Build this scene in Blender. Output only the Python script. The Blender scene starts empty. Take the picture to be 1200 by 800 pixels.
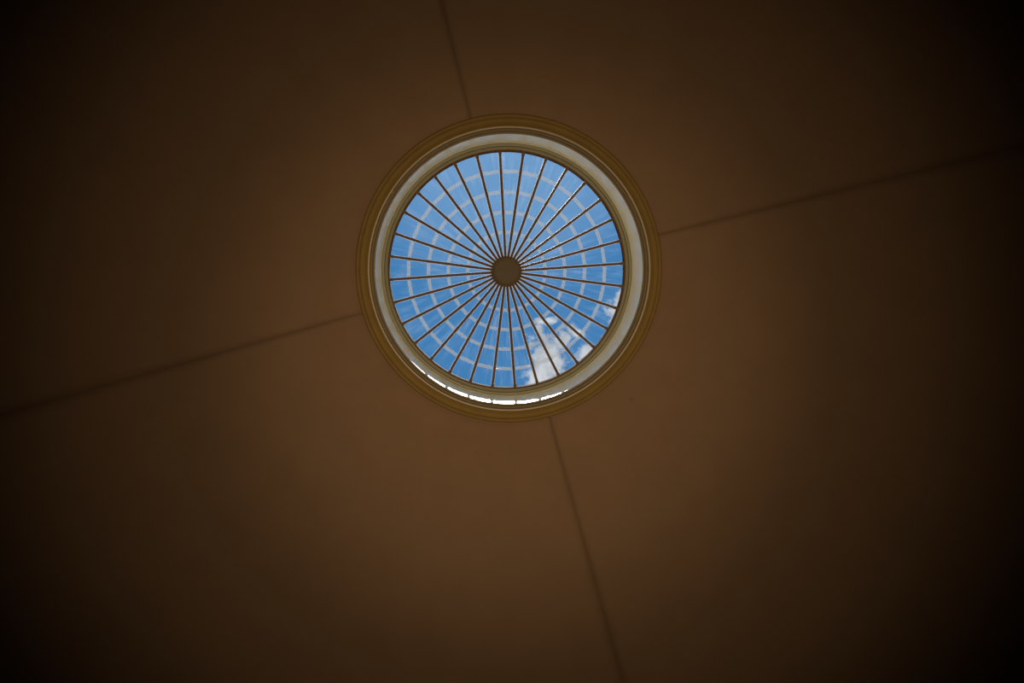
import bpy, bmesh, math, random
from mathutils import Vector, Matrix

random.seed(7)
S = bpy.context.scene
COL = S.collection
PI = math.pi

# ------------------------------------------------------------------ camera
F = 800.0                     # focal length in pixels of the 1200 px wide frame
CAM = Vector((0.0, 0.0, 1.6))
ZEN = (556.0, 318.0)          # pixel of the zenith
zc = Vector((ZEN[0] - 600.0, -(ZEN[1] - 400.0), -F)).normalized()
yc = (Vector((0, 1, 0)) - zc * zc.y).normalized()
xc = yc.cross(zc)
ROT = Matrix((xc, yc, zc))    # camera axes to world axes
cd = bpy.data.cameras.new('camera')
cd.sensor_width = 36.0
cd.lens = F / 1200.0 * 36.0
cd.clip_end = 500.0
cam = bpy.data.objects.new('camera', cd)
COL.objects.link(cam)
cam.matrix_world = Matrix.Translation(CAM) @ ROT.to_4x4()
S.camera = cam


def ray(px, py):
    return (ROT @ Vector((px - 600.0, -(py - 400.0), -F))).normalized()


# ------------------------------------------------------------------ sky, sun, lamps, exposure
S.view_settings.view_transform = 'Standard'
S.view_settings.look = 'None'
S.view_settings.gamma = 1.0
S.view_settings.use_curve_mapping = False
S.view_settings.exposure = 0.0
try:
    S.cycles.use_denoising = True
except Exception:
    pass
S.cycles.max_bounces = 12
S.cycles.transparent_max_bounces = 24


def img_dir(deg):             # horizontal direction that shows at this angle in the picture
    a = math.radians(deg)
    v = ROT @ Vector((math.cos(a), math.sin(a), 0))
    v.z = 0
    return v.normalized()


SUN_EL = math.radians(79.8)
sun_dir = img_dir(78.0) * math.cos(SUN_EL) + Vector((0, 0, math.sin(SUN_EL)))

W = bpy.data.worlds.new('sky')
S.world = W
W.use_nodes = True
nt = W.node_tree
nt.nodes.clear()
NL = nt.links.new


def nd(tree, typ, **kw):
    n = tree.nodes.new(typ)
    for k, v in kw.items():
        setattr(n, k, v)
    return n


def put(tree, sock, v):
    if hasattr(v, 'node'):
        tree.links.new(v, sock)
    else:
        sock.default_value = v


def mth(tree, op, a, b=0.0, c=0.0, clamp=False):
    n = nd(tree, 'ShaderNodeMath', operation=op, use_clamp=clamp)
    for i, v in enumerate((a, b, c)):
        put(tree, n.inputs[i], v)
    return n.outputs[0]


def smooth(tree, v, lo, hi):
    n = nd(tree, 'ShaderNodeMapRange', interpolation_type='SMOOTHSTEP')
    put(tree, n.inputs['Value'], v)
    n.inputs['From Min'].default_value = lo
    n.inputs['From Max'].default_value = hi
    return n.outputs['Result']


def mixc(tree, f, a, b):
    n = nd(tree, 'ShaderNodeMix', data_type='RGBA')
    put(tree, n.inputs[0], f)
    put(tree, n.inputs[6], a)
    put(tree, n.inputs[7], b)
    return n.outputs[2]


def noise(tree, vec, scale, detail=6.0, rough=0.55, dist=0.0):
    n = nd(tree, 'ShaderNodeTexNoise')
    put(tree, n.inputs['Vector'], vec)
    n.inputs['Scale'].default_value = scale
    n.inputs['Detail'].default_value = detail
    n.inputs['Roughness'].default_value = rough
    n.inputs['Distortion'].default_value = dist
    return n.outputs[0]


tc = nd(nt, 'ShaderNodeTexCoord')
dirv = tc.outputs['Generated']
sep = nd(nt, 'ShaderNodeSeparateXYZ')
NL(dirv, sep.inputs[0])
dz = mth(nt, 'MAXIMUM', sep.outputs[2], 0.04)
px_ = mth(nt, 'DIVIDE', sep.outputs[0], dz)
py_ = mth(nt, 'DIVIDE', sep.outputs[1], dz)
cmb = nd(nt, 'ShaderNodeCombineXYZ')
NL(px_, cmb.inputs[0])
NL(py_, cmb.inputs[1])
flat = cmb.outputs[0]         # position on a level cloud layer of unit height
dot = nd(nt, 'ShaderNodeVectorMath', operation='DOT_PRODUCT')
NL(dirv, dot.inputs[0])
dot.inputs[1].default_value = sun_dir
sunny = smooth(nt, dot.outputs['Value'], 0.972, 1.0)
low = smooth(nt, sep.outputs[2], 0.92, 0.10)
blue = mixc(nt, sunny, (0.050, 0.212, 0.475, 1), (0.150, 0.330, 0.600, 1))
blue = mixc(nt, low, blue, (0.85, 0.90, 0.93, 1))
# the bank of cumulus in view: round masses on the cloud layer, torn by noise
wob = noise(nt, flat, 26.0, 7.0, 0.62, 0.3)
wob2 = noise(nt, flat, 70.0, 6.0, 0.65, 0.2)
tear = mth(nt, 'ADD', mth(nt, 'MULTIPLY', mth(nt, 'SUBTRACT', wob, 0.5), 2.5),
           mth(nt, 'MULTIPLY', mth(nt, 'SUBTRACT', wob2, 0.5), 1.5))


def mass(px, py, ax, ay, ang, w):
    d = ray(px, py)
    c = Vector((d.x / d.z, d.y / d.z, 0))
    m = nd(nt, 'ShaderNodeVectorMath', operation='SUBTRACT')
    NL(flat, m.inputs[0])
    m.inputs[1].default_value = c
    r = nd(nt, 'ShaderNodeVectorRotate', rotation_type='Z_AXIS')
    NL(m.outputs[0], r.inputs['Vector'])
    r.inputs['Angle'].default_value = math.radians(ang)
    s = nd(nt, 'ShaderNodeVectorMath', operation='MULTIPLY')
    NL(r.outputs[0], s.inputs[0])
    s.inputs[1].default_value = (F / ax, F / ay, 0)
    l = nd(nt, 'ShaderNodeVectorMath', operation='LENGTH')
    NL(s.outputs[0], l.inputs[0])
    g = mth(nt, 'MULTIPLY', mth(nt, 'SUBTRACT', 1.0, l.outputs['Value']), w)
    return g


masses = [
    (644, 428, 28, 34, 0, 1.25), (654, 452, 44, 24, 0, 1.35), (630, 440, 18, 24, 0, 1.05),
    (692, 414, 30, 14, 25, 1.15), (715, 430, 42, 30, 0, 1.25), (643, 375, 21, 5.5, 8, 0.85), (670, 386, 18, 6, -30, 0.7),
    (631, 385, 6, 10, 0, 0.6), (662, 396, 7, 12, 0, 0.6), (722, 364, 13, 18, 0, 1.1), (622, 402, 10, 12, 0, 0.6),
    (731, 352, 16, 19, 0, 1.25), (722, 378, 12, 22, 0, 1.15), (711, 398, 9, 14, 30, 0.85), (748, 385, 30, 44, 0, 1.3),
    (680, 474, 64, 30, 0, 1.15),
]
den = None
for m_ in masses:
    g = mass(*m_)
    den = g if den is None else mth(nt, 'MAXIMUM', den, g)
near_view = smooth(nt, nd(nt, 'ShaderNodeVectorMath', operation='LENGTH').outputs['Value'], 0, 1)
ln = [n for n in nt.nodes if n.type == 'VECT_MATH' and n.operation == 'LENGTH'][-1]
NL(flat, ln.inputs[0])
# fair-weather clouds over the rest of the sky
gen = noise(nt, flat, 2.1, 8.0, 0.55, 0.2)
gen = mth(nt, 'MULTIPLY', mth(nt, 'SUBTRACT', gen, 0.47), 5.0)
away = smooth(nt, ln.outputs['Value'], 0.24, 0.36)
gen = mth(nt, 'SUBTRACT', gen, mth(nt, 'MULTIPLY', mth(nt, 'SUBTRACT', 1.0, away), 6.0))
den = mth(nt, 'MAXIMUM', den, gen)
den = mth(nt, 'ADD', den, tear)
cov = smooth(nt, den, 0.0, 0.64)
body = noise(nt, flat, 34.0, 5.0, 0.6, 0.0)
white = mixc(nt, smooth(nt, body, 0.36, 0.62), (0.44, 0.46, 0.50, 1), (0.68, 0.69, 0.71, 1))
skyc = mixc(nt, mth(nt, 'MULTIPLY', cov, 0.97), blue, white)
bg = nd(nt, 'ShaderNodeBackground')
NL(skyc, bg.inputs['Color'])
bg.inputs['Strength'].default_value = 1.0
wo = nd(nt, 'ShaderNodeOutputWorld')
NL(bg.outputs[0], wo.inputs['Surface'])

sl = bpy.data.lights.new('sun', 'SUN')
sl.energy = 12.5
sl.angle = math.radians(0.53)
sl.color = (1.0, 0.97, 0.92)
so = bpy.data.objects.new('sun', sl)
COL.objects.link(so)
so.location = sun_dir * 40
so.rotation_euler = sun_dir.to_track_quat('Z', 'Y').to_euler()

# unseen warm spots added below: tight and wide beams fade the ceiling to dark corners
for (x, y, e, cone) in ((0.15, -0.55, 3350.0, 48), (-0.35, -0.65, 3700.0, 80)):
    ll = bpy.data.lights.new('vignette_spot', 'SPOT')
    ll.energy = e
    ll.color = (1.0, 0.68, 0.37)
    ll.spot_size = math.radians(cone)
    ll.spot_blend = 1.0
    ll.shadow_soft_size = 0.25
    lo = bpy.data.objects.new('vignette_spot', ll)
    COL.objects.link(lo)
    lo.location = (x, y, 0.35)
    aim = Vector((-0.6, -1.3, 12.6))
    lo.rotation_euler = (aim - lo.location).to_track_quat('-Z', 'Y').to_euler()


# ------------------------------------------------------------------ materials
def mat(name, col, rough=0.6, var=0.08, scale=3.0, bump=0.0, bump_scale=60.0, metal=0.0, spec=0.3, col2=None):
    m = bpy.data.materials.new(name)
    m.use_nodes = True
    t = m.node_tree
    b = t.nodes['Principled BSDF']
    g = nd(t, 'ShaderNodeNewGeometry')
    n = noise(t, g.outputs['Position'], scale, 5.0, 0.6)
    a = tuple(c * (1 - var) for c in col) + (1,)
    z = (col2 + (1,)) if col2 else tuple(min(1, c * (1 + var)) for c in col) + (1,)
    t.links.new(mixc(t, smooth(t, n, 0.3, 0.7), a, z), b.inputs['Base Color'])
    b.inputs['Roughness'].default_value = rough
    b.inputs['Metallic'].default_value = metal
    b.inputs['Specular IOR Level'].default_value = spec
    if bump:
        bn = nd(t, 'ShaderNodeBump')
        bn.inputs['Strength'].default_value = bump
        bn.inputs['Distance'].default_value = 0.01
        t.links.new(noise(t, g.outputs['Position'], bump_scale, 4.0, 0.6), bn.inputs['Height'])
        t.links.new(bn.outputs[0], b.inputs['Normal'])
    return m


M_PLASTER = mat('brown_plaster', (0.0871, 0.0583, 0.0371), 0.85, 0.035, 1.6, 0.12, 45.0, spec=0.1)
M_JOINT = mat('joint_filler', (0.0629, 0.0407, 0.0259), 0.9)
M_GOLD = mat('ochre_paint', (0.0852, 0.0583, 0.0176), 0.7, 0.06, 4.0, 0.04, spec=0.1)
M_BUFF = mat('buff_paint', (0.0852, 0.0667, 0.0371), 0.65, 0.05, 5.0, spec=0.2)
M_LIP = mat('pale_lip_paint', (0.1852, 0.1621, 0.1111), 0.5, 0.03, 5.0, spec=0.3)
M_CREAM = mat('cream_paint', (0.86, 0.88, 0.66), 0.45, 0.03, 5.0, spec=0.5)
for k_, v_ in (('Coat Weight', 1.0), ('Coat Roughness', 0.30), ('Coat IOR', 1.7)):   # enamel gloss
    M_CREAM.node_tree.nodes['Principled BSDF'].inputs[k_].default_value = v_
M_FRAME = mat('olive_frame_paint', (0.1025, 0.1042, 0.0711), 0.55, 0.05, 6.0, spec=0.2)
M_EDGE = mat('dark_rim_seal', (0.0581, 0.0335, 0.0201), 0.95, 0.1, spec=0.03)
M_RIB = mat('bronze_rib', (0.0524, 0.0335, 0.0239), 0.65, 0.10, 9.0, spec=0.12)
M_HUB = mat('hub_brown', (0.0384, 0.0305, 0.0177), 0.5, 0.06, 12.0, 0.05, spec=0.08)
M_GAP_SHADE = mat('rib_gap_shade', (0.035, 0.024, 0.018), 0.5, 0.1)
M_FLOOR = mat('pale_stone_floor', (0.11, 0.095, 0.075), 0.5, 0.08, 1.0)
M_WALL = mat('tan_wall_paint', (0.10, 0.07, 0.045), 0.8, 0.04, 1.5)


def glass_mat():
    m = bpy.data.materials.new('dusty_glass')
    m.use_nodes = True
    t = m.node_tree
    t.nodes.clear()
    g = nd(t, 'ShaderNodeNewGeometry')
    oc = nd(t, 'ShaderNodeTexCoord')
    tr = nd(t, 'ShaderNodeBsdfTransparent')
    tr.inputs[0].default_value = (0.965, 0.985, 0.99, 1)
    gl = nd(t, 'ShaderNodeBsdfGlossy')
    gl.inputs['Roughness'].default_value = 0.03
    fr = nd(t, 'ShaderNodeFresnel')
    fr.inputs['IOR'].default_value = 1.3
    mx = nd(t, 'ShaderNodeMixShader')
    t.links.new(mth(t, 'MULTIPLY', fr.outputs[0], 0.7), mx.inputs[0])
    t.links.new(tr.outputs[0], mx.inputs[1])
    t.links.new(gl.outputs[0], mx.inputs[2])
    # rain-washed dust: streaks that run down each pane, object axis X is the fall line
    mp = nd(t, 'ShaderNodeMapping')
    mp.inputs['Scale'].default_value = (1.2, 16.0, 6.0)
    t.links.new(oc.outputs['Object'], mp.inputs[0])
    oi = nd(t, 'ShaderNodeObjectInfo')
    off = nd(t, 'ShaderNodeVectorMath', operation='ADD')
    t.links.new(mp.outputs[0], off.inputs[0])
    sc = nd(t, 'ShaderNodeVectorMath', operation='SCALE')
    sc.inputs[0].default_value = (37.0, 21.0, 11.0)
    t.links.new(oi.outputs['Random'], sc.inputs['Scale'])
    t.links.new(sc.outputs[0], off.inputs[1])
    st = noise(t, off.outputs[0], 1.0, 6.0, 0.65, 0.3)
    bl = noise(t, g.outputs['Position'], 2.2, 5.0, 0.6, 0.4)
    d = mth(t, 'MULTIPLY', smooth(t, st, 0.38, 0.78), smooth(t, bl, 0.30, 0.72))
    d = mth(t, 'ADD', mth(t, 'MULTIPLY', d, 0.045), 0.002)
    di = nd(t, 'ShaderNodeBsdfDiffuse')
    di.inputs[0].default_value = (0.6, 0.62, 0.63, 1)
    tl = nd(t, 'ShaderNodeBsdfTranslucent')
    tl.inputs[0].default_value = (0.6, 0.62, 0.63, 1)
    ds = nd(t, 'ShaderNodeMixShader')
    ds.inputs[0].default_value = 0.6
    t.links.new(di.outputs[0], ds.inputs[1])
    t.links.new(tl.outputs[0], ds.inputs[2])
    mf = nd(t, 'ShaderNodeMixShader')
    t.links.new(d, mf.inputs[0])
    t.links.new(mx.outputs[0], mf.inputs[1])
    t.links.new(ds.outputs[0], mf.inputs[2])
    o = nd(t, 'ShaderNodeOutputMaterial')
    t.links.new(mf.outputs[0], o.inputs['Surface'])
    return m


def strip_mat(name, clear, tint):
    m = bpy.data.materials.new(name)
    m.use_nodes = True
    t = m.node_tree
    t.nodes.clear()
    g = nd(t, 'ShaderNodeNewGeometry')
    tr = nd(t, 'ShaderNodeBsdfTransparent')
    tl = nd(t, 'ShaderNodeBsdfTranslucent')
    tl.inputs[0].default_value = tint
    di = nd(t, 'ShaderNodeBsdfDiffuse')
    di.inputs[0].default_value = tint
    a = nd(t, 'ShaderNodeMixShader')
    a.inputs[0].default_value = 0.35
    t.links.new(tl.outputs[0], a.inputs[1])
    t.links.new(di.outputs[0], a.inputs[2])
    b = nd(t, 'ShaderNodeMixShader')
    n = noise(t, g.outputs['Position'], 5.0, 4.0, 0.6)
    t.links.new(mth(t, 'ADD', mth(t, 'MULTIPLY', n, 0.06), clear - 0.03), b.inputs[0])
    t.links.new(a.outputs[0], b.inputs[1])
    t.links.new(tr.outputs[0], b.inputs[2])
    o = nd(t, 'ShaderNodeOutputMaterial')
    t.links.new(b.outputs[0], o.inputs['Surface'])
    return m


M_GLASS = glass_mat()
M_STRIP = strip_mat('pale_lap_strip', 0.64, (0.185, 0.183, 0.18, 1))
M_HALO = strip_mat('pale_rib_halo', 0.62, (0.24, 0.23, 0.225, 1))


# ------------------------------------------------------------------ mesh helpers
def link_mesh(name, me, parent=None, smooth_=False):
    o = bpy.data.objects.new(name, me)
    COL.objects.link(o)
    if parent is not None:
        o.parent = parent
    if smooth_:
        for p in me.polygons:
            p.use_smooth = True
    return o


def mesh(name, verts, faces, m, sm=False):
    me = bpy.data.meshes.new(name)
    me.from_pydata([tuple(v) for v in verts], [], faces)
    bm = bmesh.new()
    bm.from_mesh(me)
    bmesh.ops.recalc_face_normals(bm, faces=bm.faces)
    bm.to_mesh(me)
    bm.free()
    me.materials.append(m)
    if sm:
        for p in me.polygons:
            p.use_smooth = True
    return me


def lathe(name, prof, m, seg=192, closed=True, sharp=None):
    """closed profile (radius, z) turned about the Z axis; sharp edges kept by angle"""
    v, f = [], []
    n = len(prof)
    for s in range(seg):
        a = 2 * PI * s / seg
        for r, z in prof:
            v.append((r * math.cos(a), r * math.sin(a), z))
    for s in range(seg):
        t = (s + 1) % seg
        for i in range(n if closed else n - 1):
            j = (i + 1) % n
            f.append((s * n + i, t * n + i, t * n + j, s * n + j))
    me = mesh(name, v, f, m, True)
    bm = bmesh.new()
    bm.from_mesh(me)
    for e in bm.edges:
        if len(e.link_faces) == 2 and e.calc_face_angle(0) > math.radians(32):
            e.smooth = False
    bm.to_mesh(me)
    bm.free()
    return me


def arc(cr, cz, rad, a0, a1, n):
    return [(cr + rad * math.cos(math.radians(a0 + (a1 - a0) * i / n)),
             cz + rad * math.sin(math.radians(a0 + (a1 - a0) * i / n))) for i in range(n + 1)]


def struct(o):
    o['kind'] = 'structure'
    return o


# ------------------------------------------------------------------ where the rotunda stands
A = 464.0 / F                                  # axis of the rotunda, to the picture's right of the camera
AX = ROT @ Vector((A, 0, 0))
AX = Vector((AX.x, AX.y, 0)).normalized() * A
Z0 = CAM.z                                     # heights below are given above the camera
ORIG = Vector((AX.x, AX.y, Z0))
R_DOME = 24.0
R_OPEN = 2.40
R_WALL = 11.6


def dome_h(r):
    return 11.03 - (math.sqrt(R_DOME ** 2 - 2.45 ** 2) - math.sqrt(R_DOME ** 2 - r * r))


def wang(deg):                                 # picture angle -> world angle about the axis
    d = img_dir(deg)
    return math.atan2(d.y, d.x)


def rel(o, z=0.0, rot=0.0):
    o.location = ORIG + Vector((0, 0, z))
    o.rotation_euler = (0, 0, rot)
    return o


# ------------------------------------------------------------------ setting: floor, wall, ceiling in four panels
flo = mesh('floor', [((R_WALL + .3) * math.cos(2 * PI * i / 96), (R_WALL + .3) * math.sin(2 * PI * i / 96), z) for z in (0, -.1) for i in range(96)],
           [tuple(range(96)), tuple(range(191, 95, -1))] + [(i, (i + 1) % 96, 96 + (i + 1) % 96, 96 + i) for i in range(96)], M_FLOOR)
fo = struct(link_mesh('floor', flo))
fo.location = (AX.x, AX.y, 0)
hw = dome_h(R_WALL)
wo_ = struct(link_mesh('wall_round', lathe('wall_round', [(R_WALL, -Z0), (R_WALL, 12.9), (R_WALL + .25, 12.9), (R_WALL + .25, -Z0)], M_WALL, 128)))
rel(wo_)

back = [(r, dome_h(r) + 0.012) for r in [R_OPEN + (R_WALL + .2 - R_OPEN) * i / 28 for i in range(29)]]
back += [(r, z + 0.10) for r, z in reversed(back)]
ceil = struct(link_mesh('ceiling', lathe('ceiling', back, M_JOINT, 160)))
rel(ceil)
GAP = 0.0021                                   # half the joint between two plaster panels
SEAM = (13.95, 104.8, 195.5, 285.4)           # picture angles of the four joints
for q in range(4):
    sp = (wang(SEAM[(q + 1) % 4]) - wang(SEAM[q]) + PI) % (2 * PI) - PI
    a0 = wang(SEAM[q]) if sp > 0 else wang(SEAM[(q + 1) % 4])
    sp = abs(sp)
    nr, na = 40, 56
    v, f = [], []
    for k in range(2):
        for i in range(nr + 1):
            r = R_OPEN + (R_WALL - R_OPEN) * i / nr
            g = math.asin(GAP * (1.0 + 0.25 * math.sin(7.3 * i + q)) / r)
            for j in range(na + 1):
                a = a0 + g + (sp - 2 * g) * j / na
                v.append((r * math.cos(a), r * math.sin(a), dome_h(r) + (0.011 if k else 0.0)))
    st = na + 1
    base = (nr + 1) * st
    for i in range(nr):
        for j in range(na):
            p = i * st + j
            f.append((p, p + 1, p + st + 1, p + st))
            f.append((base + p, base + p + st, base + p + st + 1, base + p + 1))
    rim = [j for j in range(na + 1)] + [i * st + na for i in range(1, nr + 1)] + [nr * st + j for j in range(na - 1, -1, -1)] + [i * st for i in range(nr - 1, 0, -1)]
    for i in range(len(rim)):
        p, w = rim[i], rim[(i + 1) % len(rim)]
        f.append((p, w, base + w, base + p))
    me = mesh('ceiling_panel', v, f, M_PLASTER)
    for p in me.polygons:
        p.use_smooth = len(p.vertices) == 4 and abs(p.normal.z) > 0.5
    link_mesh('ceiling_panel', me, ceil)

# the round opening: ochre moulding, buff stepped moulding, cream shaft
gold = [(2.470, 11.045), (2.463, 11.005)] + arc(2.432, 10.998, 0.027, 0, -150, 8) + [(2.400, 10.992), (2.394, 11.000), (2.388, 10.985)]
gold += [(2.388 - 0.118 * t, 10.978 + 0.010 * math.sin(t * PI) - 0.020 * t * t) for t in (0.1, 0.25, 0.4, 0.55, 0.7, 0.85, 1.0)]
gold += [(2.262, 10.958), (2.262, 11.045)]
t1 = struct(link_mesh('trim_1', lathe('trim_1', gold, M_GOLD, 256)))
rel(t1)
lip = [(2.264, 11.05), (2.264, 10.958), (2.260, 10.951), (2.246, 10.950), (2.240, 10.954), (2.238, 10.962), (2.238, 11.05)]
t2 = struct(link_mesh('trim_2', lathe('trim_2', lip, M_LIP, 256)))
rel(t2)
step = [(2.238, 10.975), (2.233, 10.985), (2.230, 11.038), (2.216, 11.038), (2.214, 11.044)] + arc(2.222, 11.072, 0.022, -130, -200, 5)
step += [(2.198, 11.098), (2.172, 11.098), (2.172, 11.104), (2.262, 11.104), (2.262, 11.05), (2.238, 11.05)]
t3 = struct(link_mesh('trim_3', lathe('trim_3', step, M_BUFF, 256)))
rel(t3)
shaft = [(2.172, 11.104), (2.172, 11.88), (2.46, 11.88), (2.46, 11.06), (2.262, 11.06), (2.262, 11.104)]
ws = struct(link_mesh('wall_shaft', lathe('wall_shaft', shaft, M_CREAM, 256)))
rel(ws)

# ------------------------------------------------------------------ the skylight
sky = bpy.data.objects.new('skylight', None)
COL.objects.link(sky)
rel(sky, 11.87)
sky['label'] = 'round glass skylight with dark radial ribs and a brown hub in the ceiling'
sky['category'] = 'skylight'
ZB = 11.87                                     # its base
NR = 32
R_RIM, R_HUB = 2.10, 0.262
RISE = 0.56


def gh(r):                                     # underside of the glass above the base
    return 12.03 - ZB + RISE * (2.055 - r) / 2.055


frame = [(2.46, 0.01), (2.176, 0.008), (2.172, 0.0), (2.164, 0.0), (2.160, 0.010), (2.128, 0.014), (2.124, 0.055), (2.112, 0.060), (2.105, 0.050)]
frame += [(2.075, 0.062), (2.072, 0.09), (2.072, 0.15), (2.085, gh(2.085) + .03), (2.46, gh(2.085) + .03)]
link_mesh('curb_frame', lathe('curb_frame', frame, M_FRAME, 256), sky)
seal = [(2.073, 0.086), (2.052, 0.092), (2.050, 0.150), (2.050, 0.196), (2.100, 0.196), (2.100, 0.150), (2.073, 0.150)]
link_mesh('rim_seal', lathe('rim_seal', seal, M_EDGE, 256), sky)

# hub: collar, cap with a raised rim, ring of dark studs added as shade between ribs
hz = gh(0.26)
col = [(0.0, hz + 0.05), (0.0, hz - 0.10), (0.262, hz - 0.10), (0.276, hz - 0.088), (0.276, hz + 0.03), (0.24, hz + 0.05)]
hub = link_mesh('hub', lathe('hub', col, M_EDGE, 96, closed=False), sky)
cap = [(0.0, hz - 0.112), (0.215, hz - 0.112), (0.220, hz - 0.118), (0.240, hz - 0.120), (0.247, hz - 0.115), (0.249, hz - 0.100), (0.0, hz - 0.100)]
link_mesh('cap', lathe('cap', cap, M_HUB, 96, closed=False), hub)
bv, bf = [], []
for z, r in ((0, 0.0125), (-0.012, 0.0125), (-0.017, 0.008)):
    bv += [(r * math.cos(PI * k / 3), r * math.sin(PI * k / 3), z) for k in range(6)]
for l in range(2):
    bf += [(l * 6 + k, l * 6 + (k + 1) % 6, l * 6 + 6 + (k + 1) % 6, l * 6 + 6 + k) for k in range(6)]
bf += [tuple(range(12, 18)), tuple(range(5, -1, -1))]
shade_dot_me = mesh('shade_dot', bv, bf, M_GAP_SHADE)

# rib: chamfered bar that follows the slope, a foot at the rim
SL = math.atan2(RISE, 2.055)
c_, s_ = math.cos(SL), math.sin(SL)


def bar(r0, r1, secs, name, m):
    """section (y, depth under the glass) swept from r0 to r1 along the slope"""
    v = []
    for r in (r0, r1):
        for y, d in secs:
            v.append((r, y, gh(r) + d))
    n = len(secs)
    f = [(i, (i + 1) % n, n + (i + 1) % n, n + i) for i in range(n)] + [tuple(range(n)), tuple(range(2 * n - 1, n - 1, -1))]
    return mesh(name, v, f, m)


rib_sec = [(-.021, 0), (-.021, -.058), (-.015, -.066), (.015, -.066), (.021, -.058), (.021, 0)]
rib_me = bar(0.250, 2.074, rib_sec, 'rib', M_RIB)
foot_me = bar(2.000, 2.074, [(-.026, -.010), (-.026, -.070), (.026, -.070), (.026, -.010)], 'rib_foot', M_RIB)
halo_me = bar(0.270, 2.080, [(-.030, .0125), (-.030, .016), (.030, .016), (.030, .0125)], 'rib_halo', M_HALO)  # pale strip added to draw the bright halo along both rib edges
RINGS = [0.262, 0.705, 1.052, 1.398, 1.742, 2.082]
SW = 0.030                                     # half width of the pale lap strips
HALF = PI / NR


def pane_mesh(r0, r1, z0, z1, name, m, inset=0.004):
    v = []
    for z in (z0, z1):
        for r, s in ((r0, -1), (r1, -1), (r1, 1), (r0, 1)):
            # the glass is flat between two ribs
            x = r * math.cos(HALF)
            y = s * (r * math.sin(HALF) - inset)
            v.append((x, y, gh(r) + z))
    return mesh(name, v, [(0, 1, 2, 3), (7, 6, 5, 4), (0, 4, 5, 1), (1, 5, 6, 2), (2, 6, 7, 3), (3, 7, 4, 0)], m)


pane_me = [pane_mesh(RINGS[i] + .001, RINGS[i + 1] - .001, 0.0, 0.010, 'pane', M_GLASS) for i in range(5)]
strip_me = [pane_mesh(r - SW, r + SW, 0.0125, 0.0155, 'lap_strip', M_STRIP, 0.024) for r in RINGS[1:-1]]
for k in range(NR):
    a = wang(3.95 + 360.0 / NR * k)
    rb = link_mesh('rib', rib_me, sky)
    rb.rotation_euler = (0, 0, a)
    ft = link_mesh('rib_foot', foot_me, rb)
    bd = link_mesh('rib_halo', halo_me, sky)
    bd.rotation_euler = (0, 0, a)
    am = a + HALF
    for i in range(5):
        p = link_mesh('pane', pane_me[i], sky)
        p.rotation_euler = (0, 0, am)
    for i in range(4):
        p = link_mesh('lap_strip', strip_me[i], sky)
        p.rotation_euler = (0, 0, am)
    b = link_mesh('shade_dot', shade_dot_me, hub)
    b.location = (0.2625 * math.cos(am), 0.2625 * math.sin(am), hz - 0.099)

# ------------------------------------------------------------------ the small fitting on the plaster
d = ray(739.5, 467.5)
h = 11.0
for _ in range(8):
    P = CAM + d * (h / d.z)
    h = dome_h((Vector((P.x, P.y, 0)) - AX).length)
fit = bpy.data.objects.new('ceiling_fitting', None)
COL.objects.link(fit)
fit.location = P
fit['label'] = 'tiny round fitting on the brown plaster just below right of the skylight'
fit['category'] = 'fitting'
link_mesh('plate', lathe('plate', [(0, 0.004), (0.026, 0.004), (0.026, -0.004), (0.022, -0.008), (0, -0.008)], M_PLASTER, 24, closed=False), fit)
link_mesh('nozzle', lathe('nozzle', [(0, -0.006), (0.009, -0.006), (0.009, -0.026), (0.013, -0.028), (0.013, -0.032), (0, -0.032)], M_JOINT, 16, closed=False), fit)
